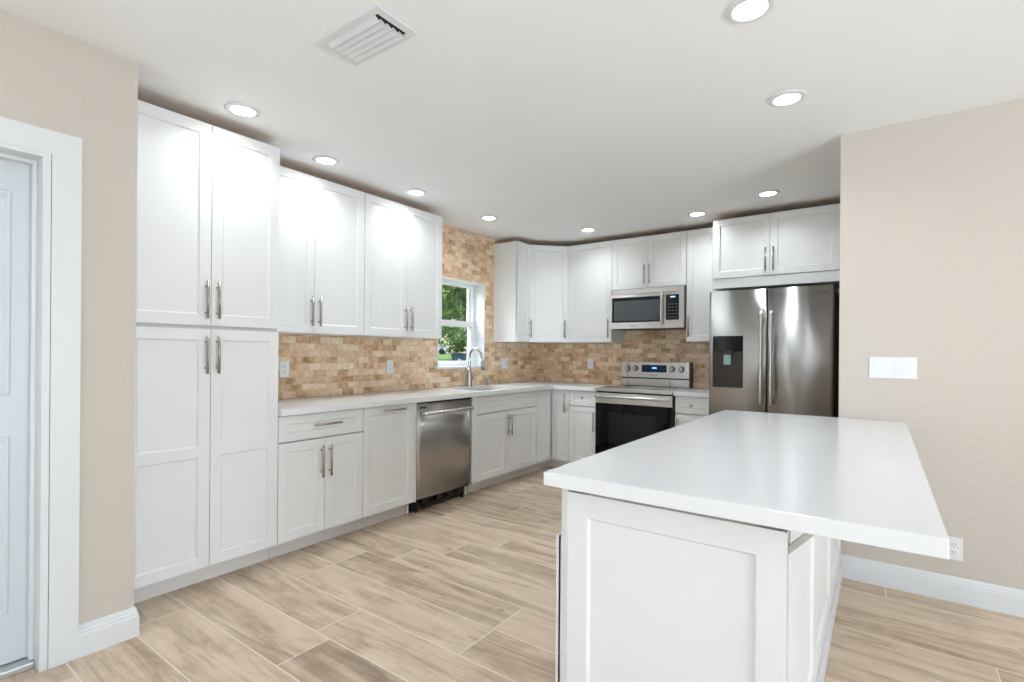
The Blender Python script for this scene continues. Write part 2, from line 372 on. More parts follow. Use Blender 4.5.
bm = bmesh.new()
for y in (-8.07, -7.2, -6.33): box(bm, .70, .76, y-.03, y+.03, .65, 2.25)
box(bm, .70, .76, -8.1, -6.3, .65, .71); box(bm, .70, .76, -8.1, -6.3, 2.19, 2.25)
w4 = struct('window_4', bm, VINYL, label='added entry wall window frame out of view')  # unseen window added as opening for the left-hand fill lamps
bm = bmesh.new(); box(bm, .725, .73, -8.09, -6.31, .66, 2.24); struct('pane', bm, GLASS, w4)

# tiled wall surface (8 mm thick travertine bricks)
bm = bmesh.new(); tt = .008
box(bm, 0, tt, -3.716, -2.045, .916, 1.384); box(bm, 0, tt, -2.045, WY0, .916, CEIL-.001); box(bm, 0, tt, WY1, -tt, .916, CEIL-.001)
box(bm, 0, tt, WY0, WY1, .916, WZ0-.02); box(bm, 0, tt, WY0, WY1, WZ1, CEIL-.001)
tag(mesh_obj('backsplash', bm, TILE), 'tan travertine brick tiles around the sink window', kind='structure')
bm = bmesh.new(); box(bm, 0, 2.255, -tt, 0, .916, 1.55)
tag(mesh_obj('backsplash', bm, TILE), 'tan travertine brick tiles behind the range', kind='structure')

# baseboards with an ogee top, profile (out, z)
BB = [(0, 0), (.016, 0), (.016, .088), (.013, .094), (.013, .104), (.009, .110), (.008, .120), (.003, .130), (0, .130)]
bm = bmesh.new(); prism(bm, [(NX+o, z) for o, z in BB], 0, 1, 'y')
for v in bm.verts: v.co.y = -4.7115 if v.co.y < .5 else -4.515+(v.co.x-NX)
prism(bm, [(-4.515+o, z) for o, z in BB], .60, NX, 'x')
for v in bm.verts:
    if abs(v.co.x-NX) < 1e-5 and v.co.y > -4.5149: v.co.x = NX+(v.co.y+4.515)
struct('baseboard_left', bm, TRIM, label='short white baseboard beside the pantry')
bm = bmesh.new(); prism(bm, [(-1.9-o, z*.98) for o, z in BB], 3.31, 7.5, 'x'); struct('baseboard_right', bm, TRIM, label='white baseboard along the right wall')

# door with casing (left edge of the photograph)
bm = bmesh.new(); cw = .093
a, b, zt = DY0-.006, DY1+.006, DZ-.003
prism(bm, [(a-cw, .001), (a-cw, zt+cw), (b+cw, zt+cw), (b+cw, .001), (b, .001), (b, zt), (a, zt), (a, .001)], NX, NX+.016, 'x')
struct('trim_1', bm, TRIM, label='flat white door casing')
bm = bmesh.new()
box(bm, .70, NX+.014, DY1-.02, DY1+.004, .001, DZ+.003); box(bm, .70, NX+.014, DY0-.004, DY0+.02, .001, DZ+.003); box(bm, .701, NX+.013, DY0+.0205, DY1-.0205, DZ-.02, DZ+.003)
box(bm, .742, .775, DY1-.0345, DY1-.0205, .027, DZ-.036); box(bm, .742, .775, DY0+.0205, DY0+.0345, .027, DZ-.036); box(bm, .742, .775, DY0+.0205, DY1-.0205, DZ-.035, DZ-.0205)
dr = struct('door_1', bm, TRIM, label='white panelled door with its jamb at the left edge')
bm = bmesh.new(); a, b = DY0+.022, DY1-.022
box(bm, .708, .738, a, b, .03, DZ-.022)
dslab = mesh_obj('door_slab', bm, DOORM, dr)
bm = bmesh.new()
for (z0, z1) in ((.22, .92), (1.08, 1.88)):
    for (y0, y1) in ((a+.12, (a+b)/2-.05), ((a+b)/2+.05, b-.065)):
        O = [(y0, z0), (y1, z0), (y1, z1), (y0, z1)]
        lv = [(0, .7381), (.006, .744), (.016, .744), (.024, .7388), (.040, .7388), (.052, .744)]
        rings = [[bm.verts.new((xx, y+(d if y == y0 else -d), z+(d if z == z0 else -d))) for y, z in O] for d, xx in lv]
        for r_, q_ in zip(rings, rings[1:]):
            for k_ in range(4): bm.faces.new((r_[k_], r_[(k_+1) % 4], q_[(k_+1) % 4], q_[k_]))
        bm.faces.new(rings[-1])
mesh_obj('door_panel', bm, DOORM, dslab)
bm = bmesh.new(); box(bm, .702, .80, DY0+.021, DY1-.021, .0005, .026, .004); o = mesh_obj('threshold', bm, ALU, dr); o['label'] = 'grey metal door sill'
bm = bmesh.new(); lathe(bm, [(.03, 0), (.03, .008), (.012, .012), (.011, .04), (.026, .05), (.028, .068), (.018, .078)], (0, 0, 0), 24)
k = mesh_obj('door_knob', bm, NICKEL, dr, (.738, a+.07, .95)); k.rotation_euler = (0, PI/2, 0)

# sink window: jamb box, two sashes, glass
bm = bmesh.new()
j = .012; X0 = -.205
box(bm, X0, tt+.002, WY0, WY0+j, WZ0, WZ1); box(bm, X0, tt+.002, WY1-j, WY1, WZ0, WZ1); box(bm, X0, tt+.002, WY0, WY1, WZ1-j, WZ1)
box(bm, X0, .022, WY0-.03, WY1+.0, WZ0-.02, WZ0+.004, .003)
win = struct('window_1', bm, TRIM, label='white single hung window above the sink')
fy0, fy1, fz0, fz1 = WY0+j, WY1-j, WZ0+.004, WZ1-j
def ring(bm, x0, x1, y0, y1, z0, z1, s, sb=None, st=None):
    sb = sb or s; st = st or s
    box(bm, x0, x1, y0, y0+s, z0, z1, .002); box(bm, x0, x1, y1-s, y1, z0, z1, .002); box(bm, x0, x1, y0+s, y1-s, z0, z0+sb, .002); box(bm, x0, x1, y0+s, y1-s, z1-st, z1, .002)
bm = bmesh.new(); ring(bm, -.20, -.125, fy0, fy1, fz0, fz1, .034, st=.012); mesh_obj('window_frame', bm, VINYL, win)
mid = 1.565
for nm_, x0, x1, z0, z1 in (('upper_sash', -.185, -.155, mid-.03, fz1-.010), ('lower_sash', -.15, -.118, fz0+.025, mid+.03)):
    bm = bmesh.new(); ring(bm, x0, x1, fy0+.03, fy1-.03, z0, z1, .034, sb=.055 if nm_[0] == 'u' else .03, st=.02 if nm_[0] == 'u' else .055); sa = mesh_obj('sash', bm, VINYL, win); sa['label'] = 'upper sash' if nm_[0] == 'u' else 'lower sash'
    bm = bmesh.new(); box(bm, (x0+x1)/2-.002, (x0+x1)/2+.002, fy0+.06, fy1-.06, z0+.028, z1-.018); mesh_obj('pane', bm, GLASS, sa)
bm = bmesh.new(); box(bm, -.124, -.105, -1.43, -1.37, mid+.031, mid+.042, .003); mesh_obj('sash_lock', bm, VINYL, win)

# ------------------------------------------------------------------ cabinets on the left wall (face +x); rot 90 deg
R90 = PI/2
TOP = 2.470
# tall pantry, two stacked pairs of doors
y0 = -4.492; w = -3.716-y0; hw = w/2
yl = lambda y: y-y0
s = yl(-4.0966)
cabinet('tall white pantry cabinet reaching almost to the ceiling beside the beige wall', (0, y0, 0), R90, w, .58, 0, TOP, [
    ('door', 0, s, 1.392, TOP-.004, dict(h=(s-.029, 1.53))), ('door', s, w, 1.392, TOP-.004, dict(h=(s+.029, 1.53))),
    ('door', 0, s, .108, 1.376, dict(h=(s-.029, 1.238), mids=(.725,))), ('door', s, w, .108, 1.376, dict(h=(s+.029, 1.238), mids=(.725,)))],
    base=True, name='pantry_cabinet')
# wall cabinets
UZ = 1.383
def upper(label, ya, yb, split, group=None):
    w = yb-ya; s = split-ya
    cabinet(label, (0, ya, 0), R90, w, .313, UZ, TOP, [
        ('door', 0, s, UZ+.002, TOP-.004, dict(h=(s-.03, 1.535))), ('door', s, w, UZ+.002, TOP-.004, dict(h=(s+.03, 1.535)))], group)
upper('white two door wall cabinet fixed beside the tall pantry', -3.714, -2.889, -3.307)
upper('white two door wall cabinet nearest the left side of the window', -2.887, -2.044, -2.452)
# narrow cabinet right of the window
DC = .626
w = .879-DC
cabinet('narrow white wall cabinet just right of the window', (0, -.879, 0), R90, w-.001, .313, UZ, TOP, [('door', 0, w-.001, UZ+.002, TOP-.004, dict(h=(w-.03, 1.53), st=.05))])
# diagonal corner cabinet
t = thing('corner_cabinet', 'white wall cabinet set diagonally across the room corner', 'cabinet', (0, 0, 0))
bm = bmesh.new(); pts = [(.002, -.002), (.002, -DC), (.313, -DC), (DC, -.313), (DC, -.002)]
prism(bm, pts, UZ, TOP-.004); prism(bm, pts, TOP-.004, TOP, mi=1); mesh_obj('body', bm, [WHITE, PLY], t)
L = math.hypot(DC-.313, DC-.313)
bm = bmesh.new(); shaker(bm, .004, L-.004, UZ+.002, TOP-.004, -.02, .0195)
dmat = Matrix.Translation((.313, -DC, 0)) @ Matrix.Rotation(PI/4, 4, 'Z')
d_ = mesh_obj('door', bm, WHITE, t); d_.matrix_local = dmat
handle(d_, L-.04, 1.53, -.02)
# back wall uppers
def bcab(label, xa, xb, z0, fronts, d=.313, name=None, **kw):
    return cabinet(label, (xa, 0, 0), 0, xb-xa, d, z0, TOP, fronts, name=name, **kw)
w = 1.174-DC-.001
bcab('wide single door white wall cabinet left of the microwave', DC+.001, 1.174, UZ, [('door', 0, w, UZ+.002, TOP-.004, dict(h=(w-.03, 1.53)))])
w = 1.957-1.176
bcab('short white two door wall cabinet directly above the microwave', 1.176, 1.957, 1.935, [
    ('door', 0, w/2, 1.937, TOP-.004, dict(h=(w/2-.028, 2.075))), ('door', w/2, w, 1.937, TOP-.004, dict(h=(w/2+.028, 2.075)))])
w = 2.262-1.959
bcab('narrow single door white wall cabinet between microwave and refrigerator', 1.959, 2.262, UZ, [('door', 0, w, UZ+.002, TOP-.004, dict(h=(.03, 1.53)))])
w = 3.238-2.266; s = 2.733-2.266
bcab('deep white two door cabinet above the refrigerator', 2.266, 3.238, 1.852, [
    ('door', .0, s, 1.94, TOP-.004, dict(h=(s-.03, 2.075))), ('door', s, w-.0, 1.94, TOP-.004, dict(h=(s+.03, 2.075)))], d=.554,
    extra=lambda bm: box(bm, 0, w, -.566, -.554, 1.852, 1.937))

# base cabinets, left run
D = .578; CT = .875
def base(label, ya, yb, fn, **kw):
    w = yb-ya
    return cabinet(label, (0, ya, 0), R90, w, D, 0, CT, fn(w, lambda y: y-ya), base=True, **kw)
base('white base cabinet with one drawer over two doors beside the pantry', -3.714, -3.096, lambda w, g: [
    ('drawer', 0, w, .712, CT-.006, dict(h=(g(-3.39), .797), vert=False)),
    ('door', 0, g(-3.397), .108, .706, dict(h=(g(-3.397)-.03, .56))), ('door', g(-3.397), w, .108, .706, dict(h=(g(-3.397)+.03, .56)))])
base('white pull out base cabinet with full height front left of the dishwasher', -3.095, -2.616, lambda w, g: [
    ('pull_out_front', 0, w, .108, CT-.006, dict(h=(w/2+.02, .838), vert=False))])
base('white sink base cabinet with false drawer front over two doors', -1.874, -.893, lambda w, g: [
    ('false_drawer_front', 0.0, w, .712, CT-.006, {}),
    ('door', 0, g(-1.40), .108, .706, dict(h=(g(-1.40)-.03, .57))), ('door', g(-1.40), w, .108, .706, dict(h=(g(-1.40)+.03, .57)))], open_top=True)
# fillers beside the dishwasher
bm = bmesh.new(); box(bm, .02, .60, -2.6145, -2.598, .105, CT); box(bm, .02, .52, -2.6145, -2.598, .001, .105); tag(mesh_obj('filler_panel', bm, WHITE), 'thin white side panel left of the dishwasher', 'panel')
bm = bmesh.new(); box(bm, .02, .60, -1.931, -1.8755, .10, CT); box(bm, .02, .52, -1.931, -1.905, .001, .10); tag(mesh_obj('filler_panel', bm, WHITE), 'white filler strip between dishwasher and sink base cabinet', 'panel')
# corner base cabinet with folding doors
t = thing('corner_base_cabinet', 'white corner base cabinet with folding door in the inside corner', 'cabinet')
bm = bmesh.new(); pts = [(.002, -.002), (.002, -.892), (D, -.892), (D, -D), (.817, -D), (.817, -.002)]
prism(bm, pts, .10, CT); q = D-.075; prism(bm, [(.002, -.002), (.002, -.892), (q, -.892), (q, -q), (.817, -q), (.817, -.002)], .001, .10, mi=1)
mesh_obj('body', bm, [GAP, KICK], t)
bm = bmesh.new(); shaker(bm, .003, .892-.60, .108, CT-.006, -.02, .0195, st=.05); o = mesh_obj('door', bm, WHITE, t); o.location = (D, -.892, 0); o.rotation_euler = (0, 0, R90)
bm = bmesh.new(); shaker(bm, .003, .817-.602, .108, CT-.006, -.02, .0195, st=.05); o = mesh_obj('door', bm, WHITE, t); o.location = (.601, -D, 0); handle(o, .817-.602-.045, .735, -.02)
# back wall bases
def bbase(label, xa, xb, fn):
    w = xb-xa; cabinet(label, (xa, 0, 0), 0, w, D, 0, CT, fn(w), base=True)
bbase('narrow white base cabinet with knobbed drawer left of the range', .818, 1.143, lambda w: [
    ('drawer', 0, w, .712, CT-.006, dict(k=(w/2, .80))), ('door', 0, w, .108, .706, dict(h=(w-.03, .56)))])
bbase('narrow white base cabinet with knobbed drawer between range and refrigerator', 1.944, 2.255, lambda w: [
    ('drawer', 0, w, .712, CT-.006, dict(k=(w/2, .79))), ('door', 0, w, .108, .706, dict(h=(.03, .56)))])

# ------------------------------------------------------------------ countertops
SX0, SX1, SY0, SY1 = .17, .545, -1.76, -1.13
bm = bmesh.new(); c0, c1 = .8755, .915; F = .635
box(bm, .0085, F, -3.7145, SY0, c0, c1); box(bm, .0085, SX0, SY0, SY1, c0, c1); box(bm, SX1, F, SY0, SY1, c0, c1); box(bm, .0085, F, SY1, -.0085, c0, c1); box(bm, F, 1.146, -F, -.0085, c0, c1)
tag(mesh_obj('countertop', bm, QUARTZ), 'long white quartz worktop running past the sink to the range', 'countertop')
bm = bmesh.new(); box(bm, 1.940, 2.262, -F, -.0085, c0, c1, .002); tag(mesh_obj('countertop', bm, QUARTZ), 'short white quartz worktop between range and refrigerator', 'countertop')

# sink
t = thing('kitchen_sink', 'undermount stainless sink set in the worktop under the window', 'sink', (.357, -1.445, .875))
bm = bmesh.new(); a, b, dp = (SX1-SX0)/2+.004, (SY1-SY0)/2+.004, -.21
for (x0, x1, y0_, y1_, z0, z1) in ((-a-.012, -a, -b-.012, b+.012, dp, -.001), (a, a+.012, -b-.012, b+.012, dp, -.001), (-a, a, -b-.012, -b, dp, -.001), (-a, a, b, b+.012, dp, -.001), (-a-.012, a+.012, -b-.012, b+.012, dp-.01, dp)):
    box(bm, x0, x1, y0_, y1_, z0, z1)
mesh_obj('basin', bm, pmat('sink_steel', (.22, .22, .22), .35, 1), t)
bm = bmesh.new(); lathe(bm, [(.045, 0), (.045, .003), (.03, .003), (.028, .001)], (0, 0, dp)); o = mesh_obj('drain', bm, CHROME, t)
# faucet
t = thing('faucet', 'brushed nickel gooseneck faucet with pull down spray head', 'faucet', (.085, -1.375, .9155))
bm = bmesh.new(); lathe(bm, [(.032, 0), (.032, .006), (.030, .012), (.029, .05), (.027, .10), (.021, .15), (.0155, .19)], (0, 0, 0))
mesh_obj('base', bm, CHROME, t)
R_ = .080; pts = [(0, 0, .17), (0, 0, .22), (0, 0, .29)]
for k in range(1, 15): th = PI*k/15; pts.append((R_-R_*math.cos(th), 0, .305+R_*math.sin(th)))
pts += [(2*R_+.004, 0, .29), (2*R_+.009, 0, .27)]
bm = bmesh.new(); tube(bm, pts, .0140, 18); mesh_obj('neck', bm, CHROME, t)
bm = bmesh.new(); tube(bm, [(2*R_+.008, 0, .275), (2*R_+.011, 0, .255), (2*R_+.018, 0, .22), (2*R_+.026, 0, .180)], [.0155, .0185, .021, .023], 20)
o = mesh_obj('spray_head', bm, CHROME, t)
bm = bmesh.new(); cyl(bm, (2*R_+.0262, 0, .1805), (2*R_+.027, 0, .176), .020, .019); mesh_obj('nozzle', bm, BLACKP, o)
bm = bmesh.new(); cyl(bm, (0, .018, .075), (0, .062, .078), .015, .013); tube(bm, [(0, .055, .078), (0, .072, .09), (.01, .070, .12), (.015, .060, .16)], [.008, .009, .007, .006], 12); mesh_obj('lever', bm, CHROME, t)
t = thing('soap_dispenser', 'short nickel soap dispenser pump on the worktop right of the faucet', 'dispenser', (.085, -1.07, .9155))
bm = bmesh.new(); lathe(bm, [(.024, 0), (.024, .006), (.017, .010), (.016, .045), (.019, .050), (.019, .070), (.013, .075)], (0, 0, 0), 20); mesh_obj('body', bm, CHROME, t)
bm = bmesh.new(); tube(bm, [(0, 0, .060), (.03, 0, .062), (.055, 0, .056)], [.007, .006, .005], 10); mesh_obj('spout', bm, CHROME, t)

# ------------------------------------------------------------------ electrical plates, local: x across, faces -y
def outlet(label, loc, rot, group=None, gangs=1):
    t = thing('wall_outlet', label, 'outlet', loc, rot, group)
    bm = bmesh.new(); box(bm, -.036-.023*(gangs-1), .036+.023*(gangs-1), -.006, 0, -.058, .058, .002); mesh_obj('plate', bm, PLASTW, t)
    if gangs == 2:
        bm = bmesh.new(); box(bm, -.040, -.006, -.009, -.005, -.034, .034, .0012); mesh_obj('rocker', bm, PLASTW, t)
    ox = .023*(gangs-1)
    for s_ in (-1, 1):
        bm = bmesh.new(); z = s_*.0195; box(bm, ox-.017, ox+.017, -.0085, -.005, z-.0155, z+.0155, .0012); o = mesh_obj('socket', bm, PLASTW, t)
        bm = bmesh.new()
        for dx in (-.0065, .0065): box(bm, ox+dx-.0012, ox+dx+.0012, -.0090, -.0082, z-.001, z+.008)
        cyl(bm, (ox, -.0082, z-.007), (ox, -.0090, z-.007), .0026, seg=10); mesh_obj('slots', bm, SLOT, o)
outlet('white outlet on the tiles right beside the pantry', (tt+.0005, -3.335, 1.131), R90)
outlet('white outlet on the tiles left of the window', (tt+.0005, -2.356, 1.128), R90)
outlet('wide white two gang switch and outlet plate on the tiles between window and room corner', (tt+.0005, -.675, 1.138), R90, gangs=2)
outlet('white outlet on the back tiles left of the range', (.764, -tt-.0005, 1.143), 0)
outlet('white outlet low on the beige wall behind the peninsula corner', (3.815, -1.9005, .272), 0)
t = thing('light_switch_plate', 'wide four gang white switch plate on the beige wall', 'switch', (3.557, -1.9005, 1.196), 0)
bm = bmesh.new(); box(bm, -.105, .105, -.006, 0, -.058, .058, .002); mesh_obj('plate', bm, PLASTW, t)
for k in range(4):
    bm = bmesh.new(); x = -.069+k*.046; dn = k in (1, 2); A_ = .0035
    prism(bm, [(-.0055, -.033), (-.0065-(A_ if dn else 0), -.033), (-.0065-(0 if dn else A_*.6), .033), (-.0055, .033)], x-.0165, x+.0165, 'x'); mesh_obj('rocker', bm, PLASTW, t)

# ------------------------------------------------------------------ text badge
def badge(parent, txt, size, loc, rot, m):
    cu = bpy.data.curves.new('badge', 'FONT'); cu.body = txt; cu.size = size; cu.extrude = .0004; cu.align_x = 'CENTER'; cu.align_y = 'CENTER'
    o = bpy.data.objects.new('badge', cu); COL.objects.link(o); me = bpy.data.meshes.new_from_object(o.evaluated_get(bpy.context.evaluated_depsgraph_get()))
    bpy.data.objects.remove(o); me.materials.clear(); me.materials.append(m)
    b = bpy.data.objects.new('badge', me); COL.objects.link(b); b.parent = parent; b.location = loc; b.rotation_euler = rot; b['label'] = 'small grey maker lettering'; return b
FR = (PI/2, 0, 0)

# ------------------------------------------------------------------ dishwasher (rot 90)
t = thing('dishwasher', 'stainless steel dishwasher with bar handle in the left cabinet run', 'dishwasher', (0, -2.596, 0), R90)
w = .662
bm = bmesh.new(); box(bm, .004, w-.004, -.57, -.03, .095, .868); box(bm, .02, w-.02, -.50, -.05, .02, .095); 
mesh_obj('tub', bm, BLACKP, t)
bm = bmesh.new()   # slightly bowed door skin
N = 16; za, zb = .118, .800
def bow(x): return -.596-.016*math.sin(PI*x/w)
def bowpanel(bm, xa, xb, za, zb, yback, f, n=16, r=.004):
    top = []; 
    xs = [xa+(xb-xa)*k/n for k in range(n+1)]
    poly = [(x, f(x)) for x in xs]; poly[0] = (xa, f(xa)+r); poly[-1] = (xb, f(xb)+r); poly.insert(1, (xa+r, f(xa+r))); poly.insert(-1, (xb-r, f(xb-r)))
    A = [bm.verts.new((x, y, za)) for x, y in poly]; B = [bm.verts.new((x, y, zb)) for x, y in poly]
    A0, A1 = bm.verts.new((xa, yback, za)), bm.verts.new((xb, yback, za)); B0, B1 = bm.verts.new((xa, yback, zb)), bm.verts.new((xb, yback, zb))
    for k in range(len(poly)-1): fc = bm.faces.new((A[k], A[k+1], B[k+1], B[k])); fc.smooth = True
    bm.faces.new([*A, A1, A0]); bm.faces.new([*B, B1, B0]); bm.faces.new((A0, B0, B[0], A[0])); bm.faces.new((A1, B1, B[-1], A[-1])); bm.faces.new((A0, A1, B1, B0))
bowpanel(bm, .008, w-.008, .118, .858, -.572, bow); dd = mesh_obj('door', bm, DSTEEL, t)
bm = bmesh.new(); box(bm, .010, w-.010, -.597, -.573, .8585, .8655); mesh_obj('control_strip', bm, BLACKP, t)
bm = bmesh.new(); pts = [(.035, -.600, .79), (.035, -.636, .79)]; pts = []
for k in range(17):
    x = .04+(w-.08)*k/16; pts.append((x, -.636-.014*math.sin(PI*k/16), .782))
tube(bm, pts, .017, 14); cyl(bm, (.05, -.598, .782), (.05, -.636, .782), .013); cyl(bm, (w-.05, -.598, .782), (w-.05, -.636, .782), .013); o = mesh_obj('handle', bm, pmat('polished_steel', (.75, .74, .73), .22, 1), dd); o['label'] = 'curved steel bar handle'
bm = bmesh.new(); box(bm, .035, .095, -.6075, -.595, .822, .834, .001); mesh_obj('vent', bm, BLACKP, dd)
bm = bmesh.new(); box(bm, .02, w-.02, -.53, -.50, .012, .085)
for x in (.14, .30, .43, .55): box(bm, x-.03, x+.03, -.56, -.53, .055, .1)
for x in (.06, w-.06): cyl(bm, (x, -.54, .0005), (x, -.54, .095), .014)
tube(bm, [(.15, -.545, .03), (.25, -.555, .045), (.33, -.545, .03), (.45, -.555, .05)], .01, 8)
mesh_obj('toe_panel', bm, BLACKP, t)

# ------------------------------------------------------------------ microwave (faces -y)
t = thing('microwave', 'stainless over the range microwave hung under the short cabinet', 'microwave', (1.186, 0, 1.512))
w, h = .775, .412; yf = -.382
bm = bmesh.new(); box(bm, .002, w+.001, yf+.012, -.012, .004, h+.008); mesh_obj('body', bm, BLACKP, t)
bm = bmesh.new(); box(bm, 0, w-.004, yf-.018, yf+.011, h-.050, h+.002, .003); mesh_obj('vent_strip', bm, STEELV, t)
dw = .585
bm = bmesh.new(); box(bm, 0, dw, yf-.022, yf+.011, .006, h-.053, .004); dd = mesh_obj('door', bm, STEEL, t)
bm = bmesh.new(); box(bm, .025, dw-.042, yf-.0245, yf-.021, .072, h-.083, .001); mesh_obj('door_glass', bm, BLACKG, dd)
bm = bmesh.new(); box(bm, .048, dw-.055, yf-.0255, yf-.0243, .088, h-.118); mesh_obj('door_screen', bm, SMOKE, dd)
bm = bmesh.new(); tube(bm, [(dw-.025, yf-.020, .04), (dw-.025, yf-.050, .055)]+[(dw-.025, yf-.052-.006*math.sin(PI*k/8), .06+(h-.125-.0)*k/8) for k in range(9)]+[(dw-.025, yf-.050, h-.065), (dw-.025, yf-.020, h-.055)], .010, 12); o = mesh_obj('handle', bm, STEELV, dd); o['label'] = 'upright curved steel handle'
badge(dd, 'SAMSUNG', .018, (.27, yf-.0225, .036), FR, INK)
bm = bmesh.new(); box(bm, dw+.002, w-.004, yf-.021, yf+.011, .006, h-.053, .004); cp = mesh_obj('control_panel', bm, STEEL, t)
bm = bmesh.new(); box(bm, dw+.012, w-.050, yf-.0235, yf-.020, .085, h-.078, .001); kp = mesh_obj('keypad', bm, BLACKG, cp)
bm = bmesh.new(); box(bm, dw+.055, dw+.105, yf-.0245, yf-.0234, h-.108, h-.096); mesh_obj('display', bm, DIGIT, kp)
KEYP = pmat('key_print', (.25, .28, .33), .5)
for r in range(5):
    for c in range(3):
        bm = bmesh.new(); box(bm, dw+.035+c*.035, dw+.055+c*.035, yf-.0240, yf-.0234, .11+r*.032, .114+r*.032); mesh_obj('key', bm, KEYP, kp)

# ------------------------------------------------------------------ range
t = thing('kitchen_range', 'freestanding stainless range with black glass oven door', 'range', (1.149, 0, 0))
w = .788
bm = bmesh.new(); box(bm, 0, w, -.625, -.03, .02, .895); 
for x in (.06, w-.06):
    for y in (-.56, -.1): cyl(bm, (x, y, .0005), (x, y, .03), .018)
mesh_obj('body', bm, BLACKP, t)
bm = bmesh.new(); box(bm, .004, w-.004, -.655, -.075, .895, .918, .004); ct = mesh_obj('cooktop', bm, COOK, t)
bm = bmesh.new(); box(bm, .0, w, -.668, -.6555, .885, .9185, .003); box(bm, 0, .0035, -.655, -.08, .896, .9195); box(bm, w-.0035, w, -.655, -.08, .896, .9195); o = mesh_obj('cooktop_trim', bm, STEELV, ct)
for (x, y, r) in ((.2, -.48, .105), (.58, -.48, .085), (.2, -.22, .075), (.58, -.22, .105)):
    bm = bmesh.new(); lathe(bm, [(r, 0), (r, .0004), (r-.003, .0004), (r-.003, .0001)], (x, y, .9182), 40); o = mesh_obj('burner_ring', bm, pmat('burner_print', (.12, .12, .12), .2) if 'burner_print' not in bpy.data.materials else bpy.data.materials['burner_print'], ct)
bm = bmesh.new(); box(bm, .004, w-.004, -.655, -.626, .765, .868, .004); o = mesh_obj('door_trim', bm, STEEL, t)
bm = bmesh.new(); box(bm, .004, w-.004, -.655, -.626, .215, .764, .004); dd = mesh_obj('oven_door', bm, BLACKG, t)
bm = bmesh.new(); box(bm, .15, w-.16, -.6565, -.6545, .36, .67, .0008); wi = mesh_obj('oven_window', bm, OVWIN, dd)
bm = bmesh.new()
for z in (.44, .52, .60): box(bm, .18, w-.19, -.6572, -.6564, z, z+.002)
mesh_obj('oven_rack', bm, pmat('rack_wire', (.05, .05, .05), .4, 1), wi)
bm = bmesh.new(); tube(bm, [(.02, -.700, .835)]+[(.02+(w-.04)*k/12, -.702-.006*math.sin(PI*k/12), .835) for k in range(1, 12)]+[(w-.02, -.700, .835)], .013, 14)
for x in (.04, w-.04): box(bm, x-.012, x+.012, -.698, -.654, .824, .846, .003)
o = mesh_obj('handle', bm, STEELV, dd); o['label'] = 'long level steel bar handle'
bm = bmesh.new(); box(bm, .004, w-.004, -.655, -.626, .045, .205, .004); mesh_obj('storage_drawer', bm, STEEL, t)
bm = bmesh.new(); bx0, bx1 = .030, w-.002
box(bm, bx0, bx1, -.075, -.010, .90, 1.178, .003); bg = mesh_obj('backguard', bm, BLACKP, t)
bm = bmesh.new(); prism(bm, [(-.086, 1.010), (-.0755, 1.010), (-.0755, 1.176), (-.079, 1.176)], bx0+.003, bx1-.018, 'x'); cp = mesh_obj('control_panel', bm, STEELV, bg)
bm = bmesh.new(); box(bm, bx0+.003, bx1-.018, -.080, -.0755, .921, .995, .001); mesh_obj('lower_panel', bm, STEELV, bg)
cxm = (bx0+bx1-.015)/2
bm = bmesh.new(); box(bm, cxm-.135, cxm+.135, -.0865, -.080, 1.068, 1.145, .001); ds = mesh_obj('display', bm, DISP, cp)
bm = bmesh.new(); box(bm, cxm-.02, cxm+.03, -.0875, -.0863, 1.106, 1.120); mesh_obj('clock_digits', bm, DIGIT, ds)
badge(cp, 'SAMSUNG', .02, (cxm, -.0862, 1.036), FR, INK)
for x in (bx0+.075, bx0+.165, bx1-.195, bx1-.095):
    bm = bmesh.new(); lathe(bm, [(.031, 0), (.031, .006), (.026, .010), (.024, .030), (.021, .033)], (x, -.083, 1.105), 28, 'Y'); box(bm, x-.005, x+.005, -.124, -.114, 1.083, 1.127, .002)
    kb = mesh_obj('knob', bm, CHROME, cp)
    bm = bmesh.new(); lathe(bm, [(.034, 0), (.034, .002), (.031, .002)], (x, -.082, 1.105), 28, 'Y'); mesh_obj('knob_ring', bm, SLOT, kb)

# ------------------------------------------------------------------ refrigerator
t = thing('refrigerator', 'stainless french door refrigerator with black water dispenser', 'refrigerator', (2.293, 0, 0))
w = .918; H_ = 1.800
bm = bmesh.new(); box(bm, .008, w-.008, -.735, -.05, .03, H_-.018); box(bm, .03, w-.03, -.70, -.05, .003, .03); mesh_obj('body', bm, pmat('fridge_side_grey', (.10, .10, .10), .4), t)
def rdoor(bm, xa, xb, za, zb, rl, rr, yb=-.742, yf=-.80, b=.006):
    # plan outline with rounded vertical edges and a gentle bow
    pts = []
    for k in range(9):
        a = PI-(PI/2)*k/8; pts.append((xa+rl+rl*math.cos(a), yf+rl-rl*math.sin(a)))
    for k in range(1, 14):
        x = xa+rl+(xb-rr-xa-rl)*k/14; pts.append((x, yf-b*math.sin(PI*k/14)))
    for k in range(9):
        a = PI/2-(PI/2)*k/8; pts.append((xb-rr+rr*math.cos(a), yf+rr-rr*math.sin(a)))
    A = [bm.verts.new((x, y, za)) for x, y in pts]; B = [bm.verts.new((x, y, zb)) for x, y in pts]
    e = [bm.verts.new((xb, yb, za)), bm.verts.new((xa, yb, za)), bm.verts.new((xb, yb, zb)), bm.verts.new((xa, yb, zb))]
    for k in range(len(pts)-1): f = bm.faces.new((A[k], A[k+1], B[k+1], B[k])); f.smooth = True
    bm.faces.new([*A, e[0], e[1]]); bm.faces.new([*B, e[2], e[3]]); bm.faces.new((A[0], B[0], e[3], e[1])); bm.faces.new((A[-1], B[-1], e[2], e[0])); bm.faces.new((e[0], e[1], e[3], e[2]))
mx = .4585
FRS = steel_mat('refrigerator_steel', (.46, .455, .45), .34, 1.0)
